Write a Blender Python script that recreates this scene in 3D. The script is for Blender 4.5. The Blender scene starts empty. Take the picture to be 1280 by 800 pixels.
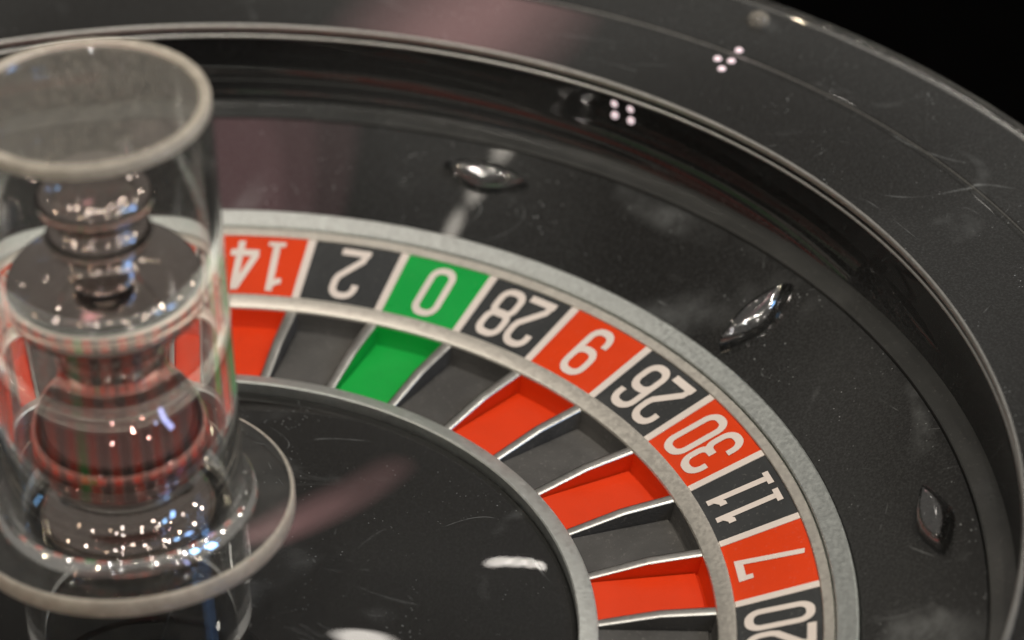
import bpy, bmesh, math, random
from math import sin, cos, pi, radians
from mathutils import Vector, Matrix

random.seed(7)
scene = bpy.context.scene
col = scene.collection
S = 0.25                       # metres per unit: the number ring has an outer radius of 1 unit
NP = 38                        # pockets
STEP = 2 * pi / NP

# ------------------------------------------------------------------ camera
cam = bpy.data.cameras.new('camera')
cam_o = bpy.data.objects.new('camera', cam)
col.objects.link(cam_o)
RX = Vector((0.21136007819, -0.97704418358, -0.02667546949))
RY = Vector((-0.56332863610, -0.09946871953, -0.82022364120))
RZ = Vector((0.79874136308, 0.18838958878, -0.57142068368))
CAM = Vector((-3.98936809, -1.51629582, 3.44760256)) * S
m = Matrix.Identity(4)
for i in range(3):
    m[i][0], m[i][1], m[i][2], m[i][3] = RX[i], -RY[i], -RZ[i], CAM[i]
cam_o.matrix_world = m
FPX = 4635.143
cam.sensor_width = 36.0
cam.lens = FPX / 1280 * 36.0
cam.clip_start = 0.05
cam.clip_end = 200
cam.dof.use_dof = True
cam.dof.focus_distance = 5.66 * S
cam.dof.aperture_fstop = 5.6
cam.dof.aperture_blades = 0
scene.camera = cam_o

# ------------------------------------------------------------------ world, lamps, exposure
world = bpy.data.worlds.new('World')
scene.world = world
world.use_nodes = True
bg = world.node_tree.nodes['Background']
bg.inputs['Color'].default_value = (1.0, 0.93, 0.84, 1)
bg.inputs['Strength'].default_value = 0.18

def point_lamp(name, loc, power, radius, color=(1, 0.93, 0.84)):
    l = bpy.data.lights.new(name, 'POINT')
    l.energy = power; l.shadow_soft_size = radius; l.color = color
    o = bpy.data.objects.new(name, l); o.location = loc; col.objects.link(o)
    return o

def area_lamp(name, loc, target, sx, sy, power, color, roll=0.0, shape='RECTANGLE'):
    l = bpy.data.lights.new(name, 'AREA')
    l.shape = shape; l.size = sx; l.size_y = sy; l.energy = power; l.color = color
    o = bpy.data.objects.new(name, l)
    d = (Vector(target) - Vector(loc)).normalized()
    q = d.to_track_quat('-Z', 'Y')
    o.rotation_euler = (q.to_matrix().to_4x4() @ Matrix.Rotation(roll, 4, 'Z')).to_euler()
    o.location = loc; col.objects.link(o)
    return o

WARM = (1.0, 0.92, 0.80)
def sky_dir(az, el, dist, origin=(0, 0, 0)):
    a, e = radians(az), radians(el)
    return (origin[0] + dist * cos(e) * cos(a), origin[1] + dist * cos(e) * sin(a), origin[2] + dist * sin(e))
# main ceiling downlights of the hall, nearly overhead: (azimuth, elevation, watts)
for az, el, pw in [(-60, 70, 24), (150, 76, 26), (215, 66, 20), (100, 62, 18), (-110, 62, 19), (265, 78, 20), (-35, 66, 15)]:
    point_lamp('ceiling_downlight', sky_dir(az, el, 2.35, (0.15, -0.1, 0)), pw, 0.030, WARM)
# a short row of lamps that glints on the far deflector
for k in range(4):
    p = sky_dir(59.5, 66.6, 2.3, (0.29, -0.067, 0.018))
    point_lamp('ceiling_row_lamp', (p[0] - 0.050 * (k - 1.5), p[1] + 0.012 * (k - 1.5), p[2]), 0.06, 0.010, WARM)
# smaller spots of the hall all round
for az, el in [(110, 38), (128, 52), (165, 45), (172, 60), (188, 36), (205, 78), (222, 44), (240, 32), (255, 50), (285, 55), (300, 42), (325, 36), (95, 72), (180, 70)]:
    point_lamp('ceiling_spot', sky_dir(az, el, random.uniform(2.2, 3.0)), random.uniform(3.0, 6.0), 0.032, random.choice([WARM, (1, 0.97, 0.93), (1.0, 0.82, 0.58)]))
# blue screen glow on the camera's left side, unseen pink lamps added to tint rim and slope reflections, small lamps over the far side
area_lamp('blue_screen', sky_dir(275, 30, 2.2), (0, 0, 0.1), 0.30, 0.7, 4, (0.25, 0.5, 1.0))
area_lamp('blue_screen', sky_dir(262, 42, 2.2), (0, 0, 0.1), 0.20, 0.4, 2, (0.25, 0.55, 1.0))
for k, (w, h) in enumerate(((0.42, 0.20), (0.30, 0.13), (0.18, 0.07))):
    area_lamp('pink_reflection_lamp', (2.85 - 0.004 * k, 0.58, 1.58), (0.3, -0.05, 0.06), w, h, 1.5 * w * h, (1.0, 0.52, 0.50), radians(30), 'ELLIPSE')
    area_lamp('added_pink_overhead_lamp', (0.58, 0.46, 2.3 - 0.004 * k), (0.28, 0.0, 0.01), w * 1.5, h * 1.5, 2.6 * w * h, (1.0, 0.50, 0.52), radians(20), 'ELLIPSE')
for k in (-1.5, -0.5, 0.5, 1.5):
    p = Vector(sky_dir(4.0, 34.0, 1.0, (0.068, -0.128, -0.012))) + RX * 0.013 * k
    point_lamp('far_lamp', p, 0.022, 0.003)
point_lamp('far_lamp', sky_dir(5.0, 41.0, 1.1, (0.007, -0.080, -0.005)), 0.16, 0.020)

scene.view_settings.view_transform = 'Standard'
scene.view_settings.look = 'None'
scene.view_settings.exposure = 0.1
scene.view_settings.gamma = 1.0
scene.view_settings.use_curve_mapping = False
scene.render.engine = 'CYCLES'
cy = scene.cycles
cy.max_bounces = 16
cy.transmission_bounces = 14
cy.glossy_bounces = 6
cy.diffuse_bounces = 3
cy.transparent_max_bounces = 16
cy.caustics_reflective = True
cy.caustics_refractive = True
cy.sample_clamp_indirect = 80.0
cy.sample_clamp_direct = 0.0
cy.blur_glossy = 0.3
cy.use_denoising = True
try:
    cy.denoiser = 'OPENIMAGEDENOISE'
except Exception:
    pass

# ------------------------------------------------------------------ materials
def new_mat(name):
    m = bpy.data.materials.new(name); m.use_nodes = True
    nt = m.node_tree
    return m, nt, nt.nodes['Principled BSDF']

class NT:
    def __init__(s, nt):
        s.nt = nt; s.n = nt.nodes; s.l = nt.links
        s.geo = s.n.new('ShaderNodeNewGeometry')
    def noise(s, scale, detail=4, rough=0.6, dist=0.0, vec=None):
        t = s.n.new('ShaderNodeTexNoise')
        t.inputs['Scale'].default_value = scale; t.inputs['Detail'].default_value = detail
        t.inputs['Roughness'].default_value = rough; t.inputs['Distortion'].default_value = dist
        s.l.new(vec or s.geo.outputs['Position'], t.inputs['Vector'])
        return t.outputs['Fac']
    def voro(s, scale):
        t = s.n.new('ShaderNodeTexVoronoi'); t.inputs['Scale'].default_value = scale
        s.l.new(s.geo.outputs['Position'], t.inputs['Vector'])
        return t.outputs['Distance']
    def ramp(s, fac, a, b, va=0.0, vb=1.0):
        t = s.n.new('ShaderNodeMapRange'); t.interpolation_type = 'SMOOTHSTEP'
        for k, v in ((1, a), (2, b), (3, va), (4, vb)): t.inputs[k].default_value = v
        s.l.new(fac, t.inputs[0]); return t.outputs[0]
    def math(s, op, a, b):
        t = s.n.new('ShaderNodeMath'); t.operation = op
        for i, v in enumerate((a, b)):
            if isinstance(v, (int, float)): t.inputs[i].default_value = v
            else: s.l.new(v, t.inputs[i])
        return t.outputs[0]
    def mix(s, fac, a, b):
        t = s.n.new('ShaderNodeMix'); t.data_type = 'RGBA'
        if isinstance(fac, (int, float)): t.inputs[0].default_value = fac
        else: s.l.new(fac, t.inputs[0])
        for i, v in ((6, a), (7, b)):
            if isinstance(v, tuple): t.inputs[i].default_value = (*v, 1)
            else: s.l.new(v, t.inputs[i])
        return t.outputs[2]
    def scaled(s, sc):
        t = s.n.new('ShaderNodeMapping'); t.inputs['Scale'].default_value = sc
        s.l.new(s.geo.outputs['Position'], t.inputs['Vector']); return t.outputs[0]
    def bump(s, h, strength, dist):
        t = s.n.new('ShaderNodeBump'); t.inputs['Strength'].default_value = strength
        t.inputs['Distance'].default_value = dist
        s.l.new(h, t.inputs['Height']); return t.outputs[0]

def gloss_black(name, base=(0.006, 0.0055, 0.005), haze=0.010, speck=0.12, rough=0.07, smear=0.03):
    """Black lacquer that has been wiped: fine dust specks, faint wiping smears, hairline scratches."""
    m, nt, b = new_mat(name); N = NT(nt)
    cloud = N.ramp(N.noise(4.5, 1.5, 0.5, 0.8), 0.3, 0.75)
    grain = N.ramp(N.noise(900, 2, 0.7), 0.35, 0.8)
    dust = N.math('MULTIPLY', N.ramp(N.voro(420), 0.17, 0.06), N.ramp(N.noise(45, 3, 0.7), 0.5, 0.72))
    sm = N.math('MULTIPLY', N.ramp(N.noise(1.0, 5, 0.6, 1.2, N.scaled((60, 14, 14))), 0.60, 0.78), N.ramp(N.noise(7, 2), 0.5, 0.68))
    lvl = N.math('ADD', N.math('MULTIPLY', cloud, haze), N.math('MULTIPLY', grain, haze * 0.9))
    lvl = N.math('ADD', lvl, N.math('MULTIPLY', dust, speck))
    lvl = N.math('ADD', lvl, N.math('MULTIPLY', sm, smear))
    # long curved hairline scratches and broader wiping scuffs, broken up by a mask
    wob = nt.nodes.new('ShaderNodeTexNoise'); wob.inputs['Scale'].default_value = 4.2; wob.inputs['Detail'].default_value = 1.0
    nt.links.new(N.geo.outputs['Position'], wob.inputs['Vector'])
    vm = nt.nodes.new('ShaderNodeVectorMath'); vm.operation = 'MULTIPLY_ADD'
    nt.links.new(wob.outputs['Color'], vm.inputs[0]); vm.inputs[1].default_value = (0.22, 0.22, 0.02)
    nt.links.new(N.geo.outputs['Position'], vm.inputs[2])
    for sc, wd, amt, lo in ((9.0, 0.0035, smear * 1.0, 0.53), (17.0, 0.0045, smear * 0.9, 0.55), (31.0, 0.006, smear * 0.8, 0.57), (6.0, 0.035, smear * 0.42, 0.50), (13.0, 0.030, smear * 0.30, 0.54)):
        tn = nt.nodes.new('ShaderNodeTexNoise'); tn.inputs['Scale'].default_value = sc; tn.inputs['Detail'].default_value = 0.0
        nt.links.new(vm.outputs[0], tn.inputs['Vector'])
        line = N.ramp(N.math('ABSOLUTE', N.math('SUBTRACT', tn.outputs['Fac'], 0.5), 0.0), wd, wd * 0.1)
        msk = N.ramp(N.noise(sc * 1.6 + 3, 3, 0.6), lo, lo + 0.14)
        brk = N.ramp(N.noise(110, 3, 0.7), 0.22 if wd < 0.02 else 0.0, 0.65 if wd < 0.02 else 0.8)
        lvl = N.math('ADD', lvl, N.math('MULTIPLY', N.math('MULTIPLY', N.math('MULTIPLY', line, msk), brk), amt))
    c = N.mix(N.math('MINIMUM', lvl, 1.0), base, (0.88, 0.92, 0.92))
    nt.links.new(c, b.inputs['Base Color'])
    r = N.math('ADD', N.math('MULTIPLY', cloud, 0.006), rough)
    nt.links.new(r, b.inputs['Roughness'])
    b.inputs['IOR'].default_value = 1.5
    return m

def paint(name, colr, rough=0.35, var=0.12, grain=0.0, dustc=(0.5, 0.47, 0.43), dust=0.05):
    m, nt, b = new_mat(name); N = NT(nt)
    n1 = N.ramp(N.noise(35, 4, 0.6), 0.3, 0.75, 1 - var, 1.0)
    t = nt.nodes.new('ShaderNodeMix'); t.data_type = 'RGBA'; t.blend_type = 'MULTIPLY'
    t.inputs[0].default_value = 1.0; t.inputs[6].default_value = (*colr, 1)
    nt.links.new(n1, t.inputs[7])
    sp = N.math('MULTIPLY', N.ramp(N.noise(600, 2, 0.6), 0.60, 0.75), dust)
    sp = N.math('ADD', sp, N.math('MULTIPLY', N.ramp(N.noise(16, 4, 0.65, 0.8), 0.5, 0.8), dust * 0.5))
    c = N.mix(sp, t.outputs[2], dustc)
    b.inputs['Specular IOR Level'].default_value = 0.3
    nt.links.new(c, b.inputs['Base Color'])
    nt.links.new(N.ramp(N.noise(22, 4), 0.3, 0.7, rough - 0.08, rough + 0.1), b.inputs['Roughness'])
    if grain:
        nt.links.new(N.bump(N.noise(900, 2, 0.7), grain, 0.0004), b.inputs['Normal'])
    return m

def metal(name, colr, rough, var=0.15, grain=0.15, met=1.0, scale=260):
    m, nt, b = new_mat(name); N = NT(nt)
    g = N.noise(scale, 4, 0.7)
    c = N.mix(N.ramp(g, 0.3, 0.72), tuple(x * (1 - var) for x in colr), colr)
    blot = N.math('MULTIPLY', N.ramp(N.noise(30, 4, 0.7, 0.6), 0.55, 0.85), 0.04)
    c = N.mix(blot, c, (0.55, 0.56, 0.52))
    nt.links.new(c, b.inputs['Base Color'])
    b.inputs['Metallic'].default_value = met
    nt.links.new(N.ramp(N.noise(500, 3), 0.25, 0.75, rough - 0.05, rough + 0.07), b.inputs['Roughness'])
    nt.links.new(N.bump(g, grain, 0.0003), b.inputs['Normal'])
    return m

M = {}
M['slope'] = gloss_black('bowl_black_lacquer', haze=0.024, speck=0.55, rough=0.02, smear=0.20)
M['wall'] = gloss_black('track_black_gloss', haze=0.024, speck=0.15, rough=0.012, smear=0.02)
M['apron'] = gloss_black('apron_black_acrylic', haze=0.022, speck=0.45, rough=0.006, smear=0.11)
M['cone'] = gloss_black('cone_black_gloss', haze=0.010, speck=0.3, rough=0.012, smear=0.13)
M['ledge'] = paint('ledge_dark_grey_satin', (0.055, 0.056, 0.054), 0.32, 0.3, 0.15, dust=0.08)
M['red'] = paint('panel_red', (0.68, 0.047, 0.005), 0.36, 0.10)
M['green'] = paint('panel_green', (0.006, 0.34, 0.055), 0.30, 0.10)
M['black'] = paint('panel_black', (0.046, 0.048, 0.049), 0.18, 0.25, dust=0.08)
M['pocket_red'] = paint('pocket_red', (0.68, 0.042, 0.005), 0.42, 0.10, 0.2, dust=0.03)
M['pocket_green'] = paint('pocket_green', (0.004, 0.36, 0.050), 0.42, 0.10, 0.2, dust=0.03)
M['pocket_black'] = paint('pocket_black', (0.085, 0.082, 0.078), 0.5, 0.35, 0.5, dust=0.12)
M['print'] = paint('white_print', (0.72, 0.64, 0.58), 0.35, 0.10, dust=0.0)
M['silver'] = metal('satin_silver', (0.78, 0.83, 0.81), 0.40, 0.20, 0.12, 1.0, 620)
M['ivory_metal'] = metal('warm_satin_silver', (0.92, 0.89, 0.81), 0.40, 0.10, 0.10, 1.0, 620)
M['fret'] = metal('polished_fret', (0.56, 0.56, 0.54), 0.38, 0.15, 0.1)
M['inner'] = metal('inner_silver', (0.76, 0.79, 0.77), 0.48, 0.12, 0.2)
M['chrome'] = metal('chrome', (0.52, 0.45, 0.43), 0.05, 0.03, 0.0)
M['chrome'].node_tree.nodes['Principled BSDF'].inputs['Roughness'].default_value = 0.04
for l in list(M['chrome'].node_tree.links):
    if l.to_socket.name in ('Roughness', 'Normal'): M['chrome'].node_tree.links.remove(l)

M['chrome_red_reflect'] = M['chrome'].copy(); M['chrome_red_reflect'].name = 'chrome_red_reflection'
cb = M['chrome_red_reflect'].node_tree
for l in list(cb.links):
    if l.to_socket.name == 'Base Color': cb.links.remove(l)
cb.nodes['Principled BSDF'].inputs['Base Color'].default_value = (0.40, 0.22, 0.21, 1)  # red of the mirrored pockets put into the bulb's chrome colour

def glass(name, tint=(0.97, 0.98, 0.97), rough=0.0, dust=0.06, ior=1.49, base_dust=0.0, scale=70):
    """Clear acrylic with a little dust lying on it."""
    m, nt, b = new_mat(name); N = NT(nt)
    b.inputs['Base Color'].default_value = (*tint, 1)
    b.inputs['Transmission Weight'].default_value = 1.0
    b.inputs['Roughness'].default_value = rough
    b.inputs['IOR'].default_value = ior
    if dust:
        d = nt.nodes.new('ShaderNodeBsdfDiffuse'); d.inputs['Color'].default_value = (0.78, 0.71, 0.60, 1)
        ms = nt.nodes.new('ShaderNodeMixShader')
        k = N.math('ADD', N.math('MULTIPLY', N.ramp(N.noise(scale, 5, 0.7), 0.35, 0.8), dust),
                   N.math('MULTIPLY', N.ramp(N.voro(240), 0.16, 0.05), dust * 1.5))
        k = N.math('ADD', k, base_dust)
        nt.links.new(k, ms.inputs[0]); nt.links.new(b.outputs[0], ms.inputs[1]); nt.links.new(d.outputs[0], ms.inputs[2])
        nt.links.new(ms.outputs[0], nt.nodes['Material Output'].inputs['Surface'])
    return m

M['acrylic'] = glass('clear_acrylic', dust=0.03)
M['acrylic_top'] = glass('hazy_acrylic', rough=0.03, dust=0.10, base_dust=0.03, scale=320)
M['acrylic_edge'] = glass('frosted_acrylic_edge', rough=0.22, dust=0.22, base_dust=0.34, scale=120)
M['deflector'] = glass('clear_deflector', dust=0.0, ior=1.6)
dn = M['deflector'].node_tree
gl = dn.nodes.new('ShaderNodeBsdfGlossy'); gl.inputs['Color'].default_value = (0.85, 0.86, 0.88, 1); gl.inputs['Roughness'].default_value = 0.10
mx = dn.nodes.new('ShaderNodeMixShader'); mx.inputs[0].default_value = 0.20
dn.links.new(dn.nodes['Principled BSDF'].outputs[0], mx.inputs[1]); dn.links.new(gl.outputs[0], mx.inputs[2])
dn.links.new(mx.outputs[0], dn.nodes['Material Output'].inputs['Surface'])
M['cap'] = glass('cloudy_cap', dust=0.3, base_dust=0.12)

m, nt, b = new_mat('painted_lamp_glint')  # self-glowing colour that imitates reflected lamps
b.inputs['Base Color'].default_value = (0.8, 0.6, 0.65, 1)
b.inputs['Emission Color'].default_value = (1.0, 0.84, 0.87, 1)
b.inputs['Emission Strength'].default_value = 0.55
M['lamp_glint'] = m
m, nt, b = new_mat('dark_floor')
N = NT(nt)
nt.links.new(N.mix(N.noise(40, 4), (0.0008, 0.0008, 0.0008), (0.0016, 0.0015, 0.0015)), b.inputs['Base Color'])
b.inputs['Roughness'].default_value = 1.0; b.inputs['Specular IOR Level'].default_value = 0.0
M['floor'] = m

# ------------------------------------------------------------------ mesh helpers
def obj(name, mesh, parent=None, mat=None):
    o = bpy.data.objects.new(name, mesh); col.objects.link(o)
    if mat is not None and not mesh.materials: mesh.materials.append(mat)
    if parent: o.parent = parent
    return o

def empty(name, label, cat, loc=(0, 0, 0)):
    o = bpy.data.objects.new(name, None); col.objects.link(o); o.location = Vector(loc) * S
    o.empty_display_size = 0.05
    o['label'] = label; o['category'] = cat
    return o

def finish(name, verts, faces, smooth=True, angle=30):
    me = bpy.data.meshes.new(name)
    me.from_pydata([(x * S, y * S, z * S) for x, y, z in verts], [], faces)
    bm = bmesh.new(); bm.from_mesh(me)
    bmesh.ops.recalc_face_normals(bm, faces=bm.faces)
    bm.to_mesh(me); bm.free()
    if smooth:
        for p in me.polygons: p.use_smooth = True
        me.set_sharp_from_angle(angle=radians(angle))
    me.update()
    return me

def lathe(name, prof, seg=256, closed=True, angle=30):
    """Turn a profile of (r, z) points about the axis. closed joins the last point to the first."""
    v, f, ring = [], [], []
    for r, z in prof:
        if r < 1e-6:
            ring.append([len(v)]); v.append((0, 0, z))
        else:
            ring.append(list(range(len(v), len(v) + seg)))
            v += [(r * cos(2 * pi * i / seg), r * sin(2 * pi * i / seg), z) for i in range(seg)]
    n = len(prof)
    for k in range(n if closed else n - 1):
        a, b = ring[k], ring[(k + 1) % n]
        if len(a) == 1 and len(b) == 1: continue
        for i in range(seg):
            j = (i + 1) % seg
            if len(a) == 1: f.append((a[0], b[i], b[j]))
            elif len(b) == 1: f.append((a[i], a[j], b[0]))
            else: f.append((a[i], a[j], b[j], b[i]))
    return finish(name, v, f, True, angle)

def arc_pts(cx, cy, r, a0, a1, n=6):
    return [(cx + r * cos(radians(a0 + (a1 - a0) * i / n)), cy + r * sin(radians(a0 + (a1 - a0) * i / n))) for i in range(n + 1)]

# ------------------------------------------------------------------ floor and bowl
fm = finish('floor', [(-40, -40, -0.62), (40, -40, -0.62), (40, 40, -0.62), (-40, 40, -0.62)], [(0, 1, 2, 3)], False)
o = obj('floor', fm, None, M['floor']); o['kind'] = 'structure'
o['label'] = 'unlit black floor behind the wheel'

bowl = empty('wheel_bowl', 'black glossy bowl around the roulette rotor, with clear pointed deflectors', 'roulette bowl', (0, 0, -0.62))
def bpart(name, mesh, mat):
    o = obj(name, mesh, bowl, mat); o.location = -bowl.location; return o

SL0, SL1 = (1.056, 0.012), (1.232, 0.089)
def slope_z(r): return SL0[1] + (r - SL0[0]) * (SL1[1] - SL0[1]) / (SL1[0] - SL0[0])
bpart('slope', lathe('slope', [(1.053, -0.10), (1.053, 0.008), SL0, (1.10, slope_z(1.10)), (1.17, slope_z(1.17)), SL1, (1.233, 0.070), (1.233, -0.10)], 320, True, 12), M['slope'])
bpart('track_ledge', lathe('track_ledge', [(1.235, 0.06), (1.235, 0.0925), (1.237, 0.0945), (1.26, 0.0985), (1.272, 0.101), (1.278, 0.101), (1.278, 0.06)], 320), M['ledge'])
bpart('track_wall', lathe('track_wall', [(1.2735, 0.1015), (1.281, 0.125), (1.284, 0.16), (1.281, 0.20), (1.276, 0.236), (1.2755, 0.240), (1.32, 0.240), (1.32, 0.1015)], 320, angle=45), M['wall'])
bpart('rim_trim', lathe('rim_trim', [(1.2740, 0.2405), (1.2728, 0.246), (1.2738, 0.2500), (1.2760, 0.2515), (1.2785, 0.2508), (1.2800, 0.2488), (1.2800, 0.2405)], 320, angle=60), M['fret'])
bpart('apron', lathe('apron', [(1.2805, 0.235), (1.2805, 0.2480), (1.455, 0.2480), (1.4575, 0.2465), (1.460, 0.2480), (1.466, 0.2480), (1.466, 0.20), (1.33, 0.20)], 320, True, 12), M['apron'])
bpart('apron_surround', lathe('apron_surround', [(1.468, 0.20), (1.468, 0.2490), (1.470, 0.2515), (1.476, 0.2520), (1.614, 0.2520), (1.614, 0.20)], 320, True, 12), M['apron'])
bpart('outer_edge', lathe('outer_edge', [(1.6145, 0.20), (1.6145, 0.2535), (1.618, 0.2565), (1.636, 0.2565), (1.642, 0.2525), (1.644, 0.245), (1.644, 0.20)], 320, angle=50), M['acrylic'])
bpart('rim_bead', lathe('rim_bead', [(1.2770, 0.2245), (1.2745, 0.2255), (1.2738, 0.2275), (1.2745, 0.2295), (1.2770, 0.2305), (1.2800, 0.2275)], 320, True, 60), M['fret'])
bpart('apron_seam', lathe('apron_seam', [(1.4662, 0.235), (1.4662, 0.2500), (1.4668, 0.2508), (1.4676, 0.2500), (1.4676, 0.235)], 320, True, 60), M['fret'])
bpart('base', lathe('base', [(1.642, 0.1995), (1.642, -0.62), (1.0, -0.62), (1.0, -0.16), (1.34, -0.14), (1.34, 0.1995)], 128), M['wall'])

def deflector_mesh(L, W, H):
    """A pointed canoe: lens-shaped foot, sloping flanks, narrow flat deck."""
    v, f = [], []
    n = 14
    def ring(l, w, z, pw):
        pts = []
        for i in range(n):
            t = -1 + 2 * i / n; pts.append((l * t, w * (1 - abs(t) ** pw)))
        for i in range(n):
            t = 1 - 2 * i / n; pts.append((l * t, -w * (1 - abs(t) ** pw)))
        return [(x, y, z) for x, y in pts]
    levels = [ring(L, W, -0.004, 1.8), ring(L, W, 0.0015, 1.8), ring(L * 0.985, W * 0.95, H * 0.26, 1.85), ring(L * 0.95, W * 0.86, H * 0.50, 1.9), ring(L * 0.88, W * 0.70, H * 0.73, 2.0), ring(L * 0.78, W * 0.50, H * 0.89, 2.2), ring(L * 0.66, W * 0.28, H * 0.975, 2.4), ring(L * 0.5, W * 0.08, H, 2.6)]
    c = 2 * n
    for k, r in enumerate(levels): v += r
    for k in range(len(levels) - 1):
        for i in range(c):
            j = (i + 1) % c
            f.append((k * c + i, k * c + j, (k + 1) * c + j, (k + 1) * c + i))
    f.append(tuple(range(c))[::-1]); f.append(tuple(range((len(levels) - 1) * c, len(levels) * c)))
    return finish('deflector', v, f, True, 45)

dm = deflector_mesh(0.080, 0.030, 0.026)
tilt = math.atan2(SL1[1] - SL0[1], SL1[0] - SL0[0])
for k in range(12):
    a = radians(-13.2 - 30 * k)
    radial = (k % 2 == 1)
    rr = 1.142 if radial else 1.176
    d = obj('deflector', dm, bowl, M['deflector'])
    fr = Matrix.Translation(Vector((rr * cos(a), rr * sin(a), slope_z(rr) + 0.001)) * S) @ Matrix.Rotation(a, 4, 'Z') @ Matrix.Rotation(-tilt, 4, 'Y')
    if not radial: fr = fr @ Matrix.Rotation(pi / 2, 4, 'Z')
    d.matrix_parent_inverse = Matrix.Identity(4)
    d.matrix_basis = Matrix.Translation(-bowl.location) @ fr

# small glowing dots on track wall and apron, standing in for lamp reflections
sm_v = [(0, 0, 0)] + [(0.0065 * cos(2 * pi * i / 20), 0.0065 * sin(2 * pi * i / 20), 0) for i in range(20)]
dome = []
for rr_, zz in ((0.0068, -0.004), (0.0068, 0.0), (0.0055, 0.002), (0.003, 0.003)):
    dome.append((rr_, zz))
glint_mesh = lathe('glint_dot', dome + [(0, 0.0034)], 20, False)
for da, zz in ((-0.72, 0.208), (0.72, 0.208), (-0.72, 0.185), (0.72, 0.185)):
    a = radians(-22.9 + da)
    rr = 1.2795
    s_ = obj('glint_dot', glint_mesh, bowl, M['lamp_glint'])
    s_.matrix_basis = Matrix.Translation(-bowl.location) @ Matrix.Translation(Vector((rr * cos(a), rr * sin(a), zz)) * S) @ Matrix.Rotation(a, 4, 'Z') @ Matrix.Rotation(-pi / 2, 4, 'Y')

for rr, aa in ((1.478, -27.0), (1.448, -27.25), (1.440, -26.35), (1.418, -27.35)):  # more glowing dots, lamp reflections put onto the apron as geometry
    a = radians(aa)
    s_ = obj('glint_dot', glint_mesh, bowl, M['lamp_glint'])
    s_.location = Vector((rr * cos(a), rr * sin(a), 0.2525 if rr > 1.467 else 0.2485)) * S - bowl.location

# clear domed cap on the surround
cap = lathe('screw_cap', [(0.019, 0.0), (0.019, 0.006), (0.017, 0.012), (0.011, 0.0165), (0, 0.018)], 32, False, 70)
a = radians(-26.0)
c_ = obj('screw_cap', cap, bowl, M['cap'])
c_.location = Vector((1.572 * cos(a), 1.572 * sin(a), 0.2525)) * S - bowl.location

# ------------------------------------------------------------------ rotor
rotor = empty('wheel_rotor', 'roulette rotor with red, black and green numbered pockets and silver rings', 'roulette wheel', (0, 0, -0.12))
def rpart(name, mesh, mat, rot=0.0, parent=None):
    o = obj(name, mesh, parent or rotor, mat)
    if parent is None: o.location = -rotor.location
    o.rotation_euler = (0, 0, rot)
    return o

rpart('outer_ring', lathe('outer_ring', [(1.0190, -0.08), (1.0190, 0.0085), (1.0205, 0.0105), (1.0480, 0.0205), (1.0505, 0.0200), (1.0515, 0.0175), (1.0515, -0.08)], 320), M['silver'])
rpart('number_rim', lathe('number_rim', [(1.0003, -0.06), (1.0003, 0.0020), (1.0015, 0.0035), (1.0150, 0.0072), (1.0166, 0.0060), (1.0166, -0.06)], 320), M['ivory_metal'])
rpart('groove', lathe('groove', [(1.0168, -0.06), (1.0168, -0.004), (1.0188, -0.004), (1.0188, -0.06)], 200), M['wall'])
rpart('middle_ring', lathe('middle_ring', [(0.8475, -0.072), (0.8475, -0.0415), (0.8490, -0.0390), (0.8530, -0.0370), (0.8700, -0.0315), (0.8745, -0.0310), (0.8757, -0.0330), (0.8757, -0.072)], 320), M['ivory_metal'])
rpart('inner_ring', lathe('inner_ring', [(0.6430, -0.10), (0.6430, -0.0440), (0.6450, -0.0420), (0.6690, -0.0470), (0.6725, -0.0500), (0.6725, -0.10)], 320), M['inner'])

def zn(r): return -0.034 + (r - 0.876) / 0.124 * 0.034
def zf(r):                                           # pocket floor
    return -0.072 + (0.8475 - r) / 0.175 * 0.012
def zt(r):                                           # top of the frets
    pts = [(0.672, -0.0555), (0.765, -0.0425), (0.8475, -0.0415)]
    for (r0, z0), (r1, z1) in zip(pts, pts[1:]):
        if r <= r1: return z0 + (z1 - z0) * (r - r0) / (r1 - r0)
    return pts[-1][1]

def sector(name, r0, r1, hw0, hw1, ztop, thick, na=4, nr=2):
    """Wedge slab between two radii; hw0, hw1 half-widths (in units) left free at each side for the dividers."""
    v, f = [], []
    for lay in (0, 1):
        for i in range(nr + 1):
            r = r0 + (r1 - r0) * i / nr
            h = STEP / 2 - (hw0 + (hw1 - hw0) * i / nr) / r
            for j in range(na + 1):
                a = -h + 2 * h * j / na
                v.append((r * cos(a), r * sin(a), ztop(r) - lay * thick))
    w = na + 1; n = w * (nr + 1)
    for i in range(nr):
        for j in range(na):
            a = i * w + j
            f.append((a, a + 1, a + w + 1, a + w)); f.append((n + a, n + a + w, n + a + w + 1, n + a + 1))
    for j in range(na):
        f.append((j, n + j, n + j + 1, j + 1)); b = nr * w + j; f.append((b, b + 1, n + b + 1, n + b))
    for i in range(nr):
        a = i * w; f.append((a, a + w, n + a + w, n + a)); b = i * w + na; f.append((b, n + b, n + b + w, b + w))
    return finish(name, v, f, True, 30)

DW = 0.0072
pm = {}
for k in ('red', 'black', 'green'):
    pm[k] = sector('number_panel', 0.8762, 0.9998, DW * 0.92, DW, zn, 0.01)
    pm[k].materials.append(M[k])
def divider_mesh():
    v, f = [], []
    R = [0.8764, 0.94, 0.9996]
    for r in R:
        h = (DW * (0.92 + 0.08 * (r - 0.876) / 0.124) - 0.0002)
        for y, dz in ((-h, -0.01), (-h, 0.0010), (h, 0.0010), (h, -0.01)):
            v.append((r, y, zn(r) + dz))
    for i in range(2):
        for j in range(4):
            k = (j + 1) % 4
            f.append((i * 4 + j, i * 4 + k, i * 4 + 4 + k, i * 4 + 4 + j))
    f += [(0, 1, 2, 3), (11, 10, 9, 8)]
    return finish('divider_strip', v, f, False)
dvm = divider_mesh()

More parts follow.
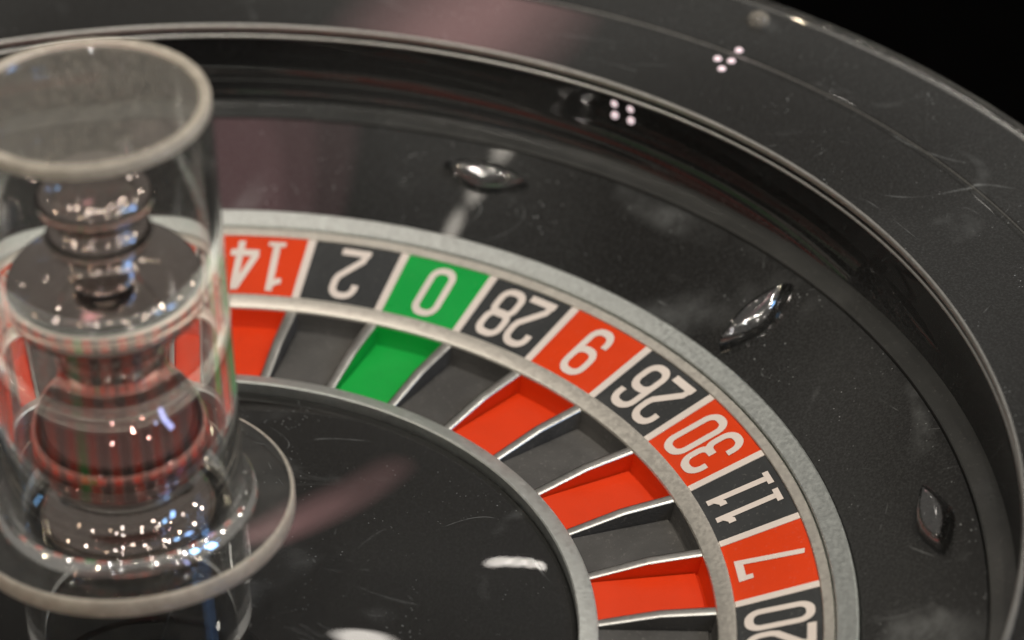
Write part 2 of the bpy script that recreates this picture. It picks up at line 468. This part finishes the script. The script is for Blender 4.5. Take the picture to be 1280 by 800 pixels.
# --- pockets: coloured tray (floor, back wall, two side walls), shared by colour
FH0, FH1 = 0.0085, 0.0098
def pocket_mesh():
    v, f = [], []
    R = [0.6728, 0.705, 0.735, 0.765, 0.80, 0.835]
    def fh(r): return FH0 + (FH1 - FH0) * (r - 0.672) / 0.175
    cols = []
    for r in R:
        h = STEP / 2 - fh(r) / r
        wall = zt(r) - 0.0018
        hb = h - 0.0025 / r
        zg = zf(r) - 0.006
        hg = h - 0.0030 / r
        ring = [(h, wall), (h - 0.0004 / r, zg), (hg, zg), (hg - 0.0003 / r, zf(r)), (hg * 0.5, zf(r)), (0, zf(r)), (-hg * 0.5, zf(r)), (-hg + 0.0003 / r, zf(r)), (-hg, zg), (-h + 0.0004 / r, zg), (-h, wall)]
        cols.append([len(v) + i for i in range(len(ring))])
        v += [(r * cos(a), r * sin(a), z) for a, z in ring]
    for r, zb in ((0.8362, None), (0.8390, -0.0765), (0.8400, -0.0755), (0.8440, -0.058), (0.8473, -0.0430)):
        h = STEP / 2 - fh(r) / r
        wall = zt(r) - 0.0018
        zg = zf(r) - 0.006
        zz = zg if zb is None else min(zb, wall)
        hg = h - 0.0030 / r
        ang = [h, h - 0.0004 / r, hg, hg - 0.0003 / r, hg * 0.5, 0, -hg * 0.5, -hg + 0.0003 / r, -hg, -h + 0.0004 / r, -h]
        cols.append([len(v) + i for i in range(11)])
        v += [(r * cos(a_), r * sin(a_), z) for a_, z in zip(ang, [wall] + [zz] * 9 + [wall])]
    for a_, b_ in zip(cols, cols[1:]):
        for i in range(10):
            f.append((a_[i], a_[i + 1], b_[i + 1], b_[i]))
    me = finish('pocket', v, f, True, 40)
    return me
pk = {}
for k in ('red', 'black', 'green'):
    pk[k] = pocket_mesh(); pk[k].materials.append(M['pocket_' + k])

def fret_mesh():
    """Metal bar with a rounded crown, level near the number ring and dipping to the inner ring."""
    v, f, rings = [], [], []
    for r in (0.6726, 0.70, 0.73, 0.755, 0.765, 0.775, 0.80, 0.83, 0.8472):
        h = (FH0 + (FH1 - FH0) * (r - 0.672) / 0.175) - 0.0001
        z = zt(r)
        ring = [(-h, zf(r) - 0.012), (-h, z - 0.0030), (-h * 0.8, z - 0.0010), (-h * 0.4, z), (h * 0.4, z), (h * 0.8, z - 0.0010), (h, z - 0.0030), (h, zf(r) - 0.012)]
        rings.append([len(v) + i for i in range(8)])
        v += [(r, y, zz) for y, zz in ring]
    for a_, b_ in zip(rings, rings[1:]):
        for i in range(8):
            j = (i + 1) % 8
            f.append((a_[i], a_[j], b_[j], b_[i]))
    f.append(tuple(rings[0])); f.append(tuple(rings[-1][::-1]))
    return finish('fret', v, f, True, 50)
frm = fret_mesh(); frm.materials.append(M['fret'])

# --- numerals: condensed strokes, printed a hair above the panel
T = 0.128
XL, XR, YB, YT = -0.200, 0.200, T / 2, 1 - T / 2
def loop(y0, y1, rad=0.17):
    p = arc_pts(XR - rad, y1 - rad, rad, 0, 90) + arc_pts(XL + rad, y1 - rad, rad, 90, 180) + arc_pts(XL + rad, y0 + rad, rad, 180, 270) + arc_pts(XR - rad, y0 + rad, rad, 270, 360)
    return p + [p[0]]
def hook9():
    return [(XR, YT - 0.17), (XR, YB + 0.17)] + arc_pts(XR - 0.17, YB + 0.17, 0.17, 0, -90)[1:] + arc_pts(XL + 0.17, YB + 0.17, 0.17, 270, 180) + [(XL, YB + 0.26)]
GL = {
    '0': [(loop(YB, YT), T)],
    '1': [([(0.03, 0.0), (0.03, 1.0)], T), ([(-0.13, 0.045), (0.19, 0.045)], 0.09), ([(0.03, 0.90), (-0.10, 0.80), (-0.17, 0.80)], 0.11)],
    '2': [([(XL, YT - 0.24), (XL, YT - 0.17)] + arc_pts(XL + 0.17, YT - 0.17, 0.17, 180, 90)[1:] + arc_pts(XR - 0.17, YT - 0.17, 0.17, 90, 0) + [(XR, 0.64), (XR - 0.03, 0.55), (XL + 0.03, 0.20), (XL + 0.005, YB + 0.02)], T), ([(XL - 0.075, YB - 0.01), (XR + 0.07, YB - 0.01)], 0.13)],
    '3': [([(XL, YT - 0.25), (XL, YT - 0.17)] + arc_pts(XL + 0.17, YT - 0.17, 0.17, 180, 90)[1:] + arc_pts(XR - 0.17, YT - 0.17, 0.17, 90, 0) + arc_pts(XR - 0.14, 0.65, 0.14, 0, -90) + [(-0.04, 0.51)], T),
          ([(0.02, 0.51)] + arc_pts(XR - 0.14, 0.37, 0.14, 90, 0) + arc_pts(XR - 0.17, YB + 0.17, 0.17, 0, -90) + arc_pts(XL + 0.17, YB + 0.17, 0.17, 270, 180) + [(XL, YB + 0.27)], T)],
    '4': [([(0.10, 0.0), (0.10, 1.0)], T), ([(0.08, 0.98), (-0.21, 0.27)], 0.13), ([(-0.25, 0.25), (0.27, 0.25)], 0.13)],
    '5': [([(0.22, YT), (XL, YT), (XL, 0.53), (0.03, 0.60)] + arc_pts(XR - 0.17, 0.43, 0.17, 80, 0) + arc_pts(XR - 0.17, YB + 0.17, 0.17, 0, -90) + arc_pts(XL + 0.17, YB + 0.17, 0.17, 270, 180) + [(XL, YB + 0.25)], T)],
    '7': [([(XL - 0.01, 0.78), (XL - 0.01, YT), (XR, YT), (0.01, 0.0)], T * 0.9)],
    '8': [(loop(YB, 0.52, 0.16), T), (loop(0.50, YT, 0.16), T)],
    '9': [(loop(0.46, YT), T), (hook9(), T)],
}
GL['6'] = [([(-x, 1 - y) for x, y in pl], w) for pl, w in GL['9']]

def stroke(pl, w):
    """Offset a polyline to both sides with mitred corners; returns left and right points."""
    closed = (abs(pl[0][0] - pl[-1][0]) + abs(pl[0][1] - pl[-1][1])) < 1e-6
    q = []
    for p in pl:
        if not q or (p[0] - q[-1][0]) ** 2 + (p[1] - q[-1][1]) ** 2 > 1e-7: q.append(p)
    if closed and len(q) > 1 and (q[0][0] - q[-1][0]) ** 2 + (q[0][1] - q[-1][1]) ** 2 < 1e-7: q.pop()
    n = len(q); L, R_ = [], []
    for i in range(n):
        def nrm(a, b):
            dx, dy = b[0] - a[0], b[1] - a[1]; d = math.hypot(dx, dy); return (-dy / d, dx / d)
        ns = []
        if i > 0 or closed: ns.append(nrm(q[i - 1], q[i]))
        if i < n - 1 or closed: ns.append(nrm(q[i], q[(i + 1) % n]))
        nx = sum(a[0] for a in ns); ny = sum(a[1] for a in ns); d = math.hypot(nx, ny) or 1; nx /= d; ny /= d
        k = max(0.45, nx * ns[0][0] + ny * ns[0][1]); h = w / 2 / k
        L.append((q[i][0] + nx * h, q[i][1] + ny * h)); R_.append((q[i][0] - nx * h, q[i][1] - ny * h))
    return L, R_, closed

HT = 0.103
def numeral_mesh(ch, xoff):
    v, f = [], []
    for si, (pl, w) in enumerate(GL[ch]):
        # short pieces so that the print follows the cone
        L, R_, closed = stroke(pl, w)
        n = len(L); b = len(v)
        for (x, y) in L + R_:
            u = xoff + x * HT * 0.89
            r = 0.938 - (y - 0.5) * HT
            a = u / r
            v.append((r * cos(a), r * sin(a), zn(r) + 0.0007 + 0.00035 * si))
        for i in range(n if closed else n - 1):
            j = (i + 1) % n
            f.append((b + i, b + j, b + n + j, b + n + i))
    me = finish('numeral', v, f, False)
    return me

ORDER = ['14', '2', '0', '28', '9', '26', '30', '11', '7', '20', '32', '17', '5', '22', '34', '15', '3', '24', '36', '13', '1', '00', '27', '10', '25', '29', '12', '8', '19', '31', '18', '6', '21', '33', '16', '4', '23', '35']
REDS = {1, 3, 5, 7, 9, 12, 14, 16, 18, 19, 21, 23, 25, 27, 30, 32, 34, 36}
ncache = {}
for k, num in enumerate(ORDER):
    c = 'green' if num in ('0', '00') else ('red' if int(num) in REDS else 'black')
    a = -STEP * (k - 0.5)                      # centre of the pocket; boundary k lies at -STEP*k
    p = rpart('number_panel', pm[c], None, a)
    rpart('pocket', pk[c], None, a)
    rpart('fret', frm, None, -STEP * k)
    rpart('divider_strip', dvm, M['print'], -STEP * k)
    xs = [0.0] if len(num) == 1 else ([-0.022, 0.022] if num == '11' else [-0.0270, 0.0270])
    for ch, x in zip(num, xs):
        if (ch, x) not in ncache: ncache[(ch, x)] = numeral_mesh(ch, x)
        o = rpart('numeral', ncache[(ch, x)], M['print'], 0.0, p)

cone = [(0.6425, -0.10), (0.6425, -0.066), (0.638, -0.060), (0.62, -0.0562), (0.50, -0.0425), (0.35, -0.0250), (0.20, -0.0080), (0.10, 0.0), (0.0, 0.0)]
def smooth_prof(pr, n=4):
    out = []
    for i in range(len(pr) - 1):
        p0 = pr[max(0, i - 1)]; p1 = pr[i]; p2 = pr[i + 1]; p3 = pr[min(len(pr) - 1, i + 2)]
        for j in range(n):
            t = j / n
            out.append(tuple(0.5 * ((2 * b_) + (-a_ + c_) * t + (2 * a_ - 5 * b_ + 4 * c_ - d_) * t * t + (-a_ + 3 * b_ - 3 * c_ + d_) * t ** 3) for a_, b_, c_, d_ in zip(p0, p1, p2, p3)))
    out.append(pr[-1]); return out
rpart('center_disc', lathe('center_disc', cone[:1] + smooth_prof(cone[1:-1], 4) + [(0.0, 0.0)], 256, False, 40), M['cone'])

# ------------------------------------------------------------------ chrome turret inside the cover
turret = empty('turret', 'turned chrome spindle standing inside the clear cylinder', 'spindle', (0, 0, 0.187))
tp = [(0.0, 0.1875), (0.126, 0.1875), (0.128, 0.195), (0.126, 0.212), (0.116, 0.222), (0.098, 0.232), (0.086, 0.250), (0.084, 0.262)]
t = obj('foot', lathe('foot', [tp[0], tp[1]] + smooth_prof(tp[1:], 4)[1:] + [(0.0, 0.262)], 96, False, 40), turret, M['chrome']); t.location = -turret.location
tp = [(0.084, 0.2625), (0.100, 0.278), (0.118, 0.300), (0.127, 0.330), (0.124, 0.362), (0.110, 0.392), (0.088, 0.420), (0.078, 0.445), (0.076, 0.470)]
t = obj('bulb', lathe('bulb', smooth_prof(tp, 4), 96, False, 40), turret, M['chrome_red_reflect']); t.location = -turret.location
tp = [(0.077, 0.4705), (0.086, 0.500), (0.108, 0.530), (0.128, 0.552), (0.135, 0.566), (0.136, 0.600), (0.133, 0.612), (0.120, 0.618), (0.085, 0.630), (0.062, 0.640), (0.055, 0.648)]
t = obj('disc', lathe('disc', smooth_prof(tp, 4), 96, False, 25), turret, M['chrome']); t.location = -turret.location
tp = [(0.055, 0.6485), (0.066, 0.656), (0.074, 0.672), (0.070, 0.690), (0.060, 0.700), (0.064, 0.712), (0.078, 0.724), (0.080, 0.742), (0.066, 0.756), (0.040, 0.764), (0.001, 0.766)]
t = obj('finial', lathe('finial', smooth_prof(tp, 4), 96, False, 40), turret, M['chrome']); t.location = -turret.location

# ------------------------------------------------------------------ clear cover
cover = empty('acrylic_cover', 'clear acrylic cylinder with a wide flange standing on the rotor centre', 'cylinder', (0, 0, 0.001))
def cpart(name, mesh, mat):
    o = obj(name, mesh, cover, mat); o.location = -cover.location; return o
cpart('flange', lathe('flange', [(0.154, 0.1870), (0.237, 0.1870), (0.237, 0.2130), (0.234, 0.2150), (0.154, 0.2150)], 160), M['acrylic'])
cpart('flange_edge', lathe('flange_edge', [(0.2374, 0.1872), (0.2400, 0.1885), (0.2405, 0.1900), (0.2405, 0.2120), (0.2385, 0.2152), (0.2345, 0.2156), (0.2374, 0.2133)], 160, True, 50), M['acrylic_edge'])
cpart('collar', lathe('collar', [(0.1705, 0.2158), (0.188, 0.2158), (0.185, 0.224), (0.180, 0.230), (0.1705, 0.232)], 160, True, 40), M['acrylic'])
cpart('tube', lathe('tube', [(0.151, 0.2155), (0.1700, 0.2155), (0.1690, 0.8620), (0.151, 0.8620)], 160), M['acrylic'])
cpart('top_rim', lathe('top_rim', [(0.153, 0.8624), (0.1685, 0.8624), (0.1690, 0.875), (0.1675, 0.8785), (0.157, 0.8795), (0.153, 0.876)], 160, True, 50), M['acrylic_edge'])
cpart('top_plate', lathe('top_plate', [(0.0, 0.8630), (0.1526, 0.8630), (0.1526, 0.8735), (0.0, 0.8735)], 160, False), M['acrylic_top'])
cpart('lower_tube', lathe('lower_tube', [(0.142, 0.0005), (0.165, 0.0005), (0.165, 0.1866), (0.142, 0.1866)], 160), M['acrylic'])
cpart('lower_plate', lathe('lower_plate', [(0.0, 0.1720), (0.1416, 0.1720), (0.1416, 0.1862), (0.0, 0.1862)], 160, False), M['wall'])
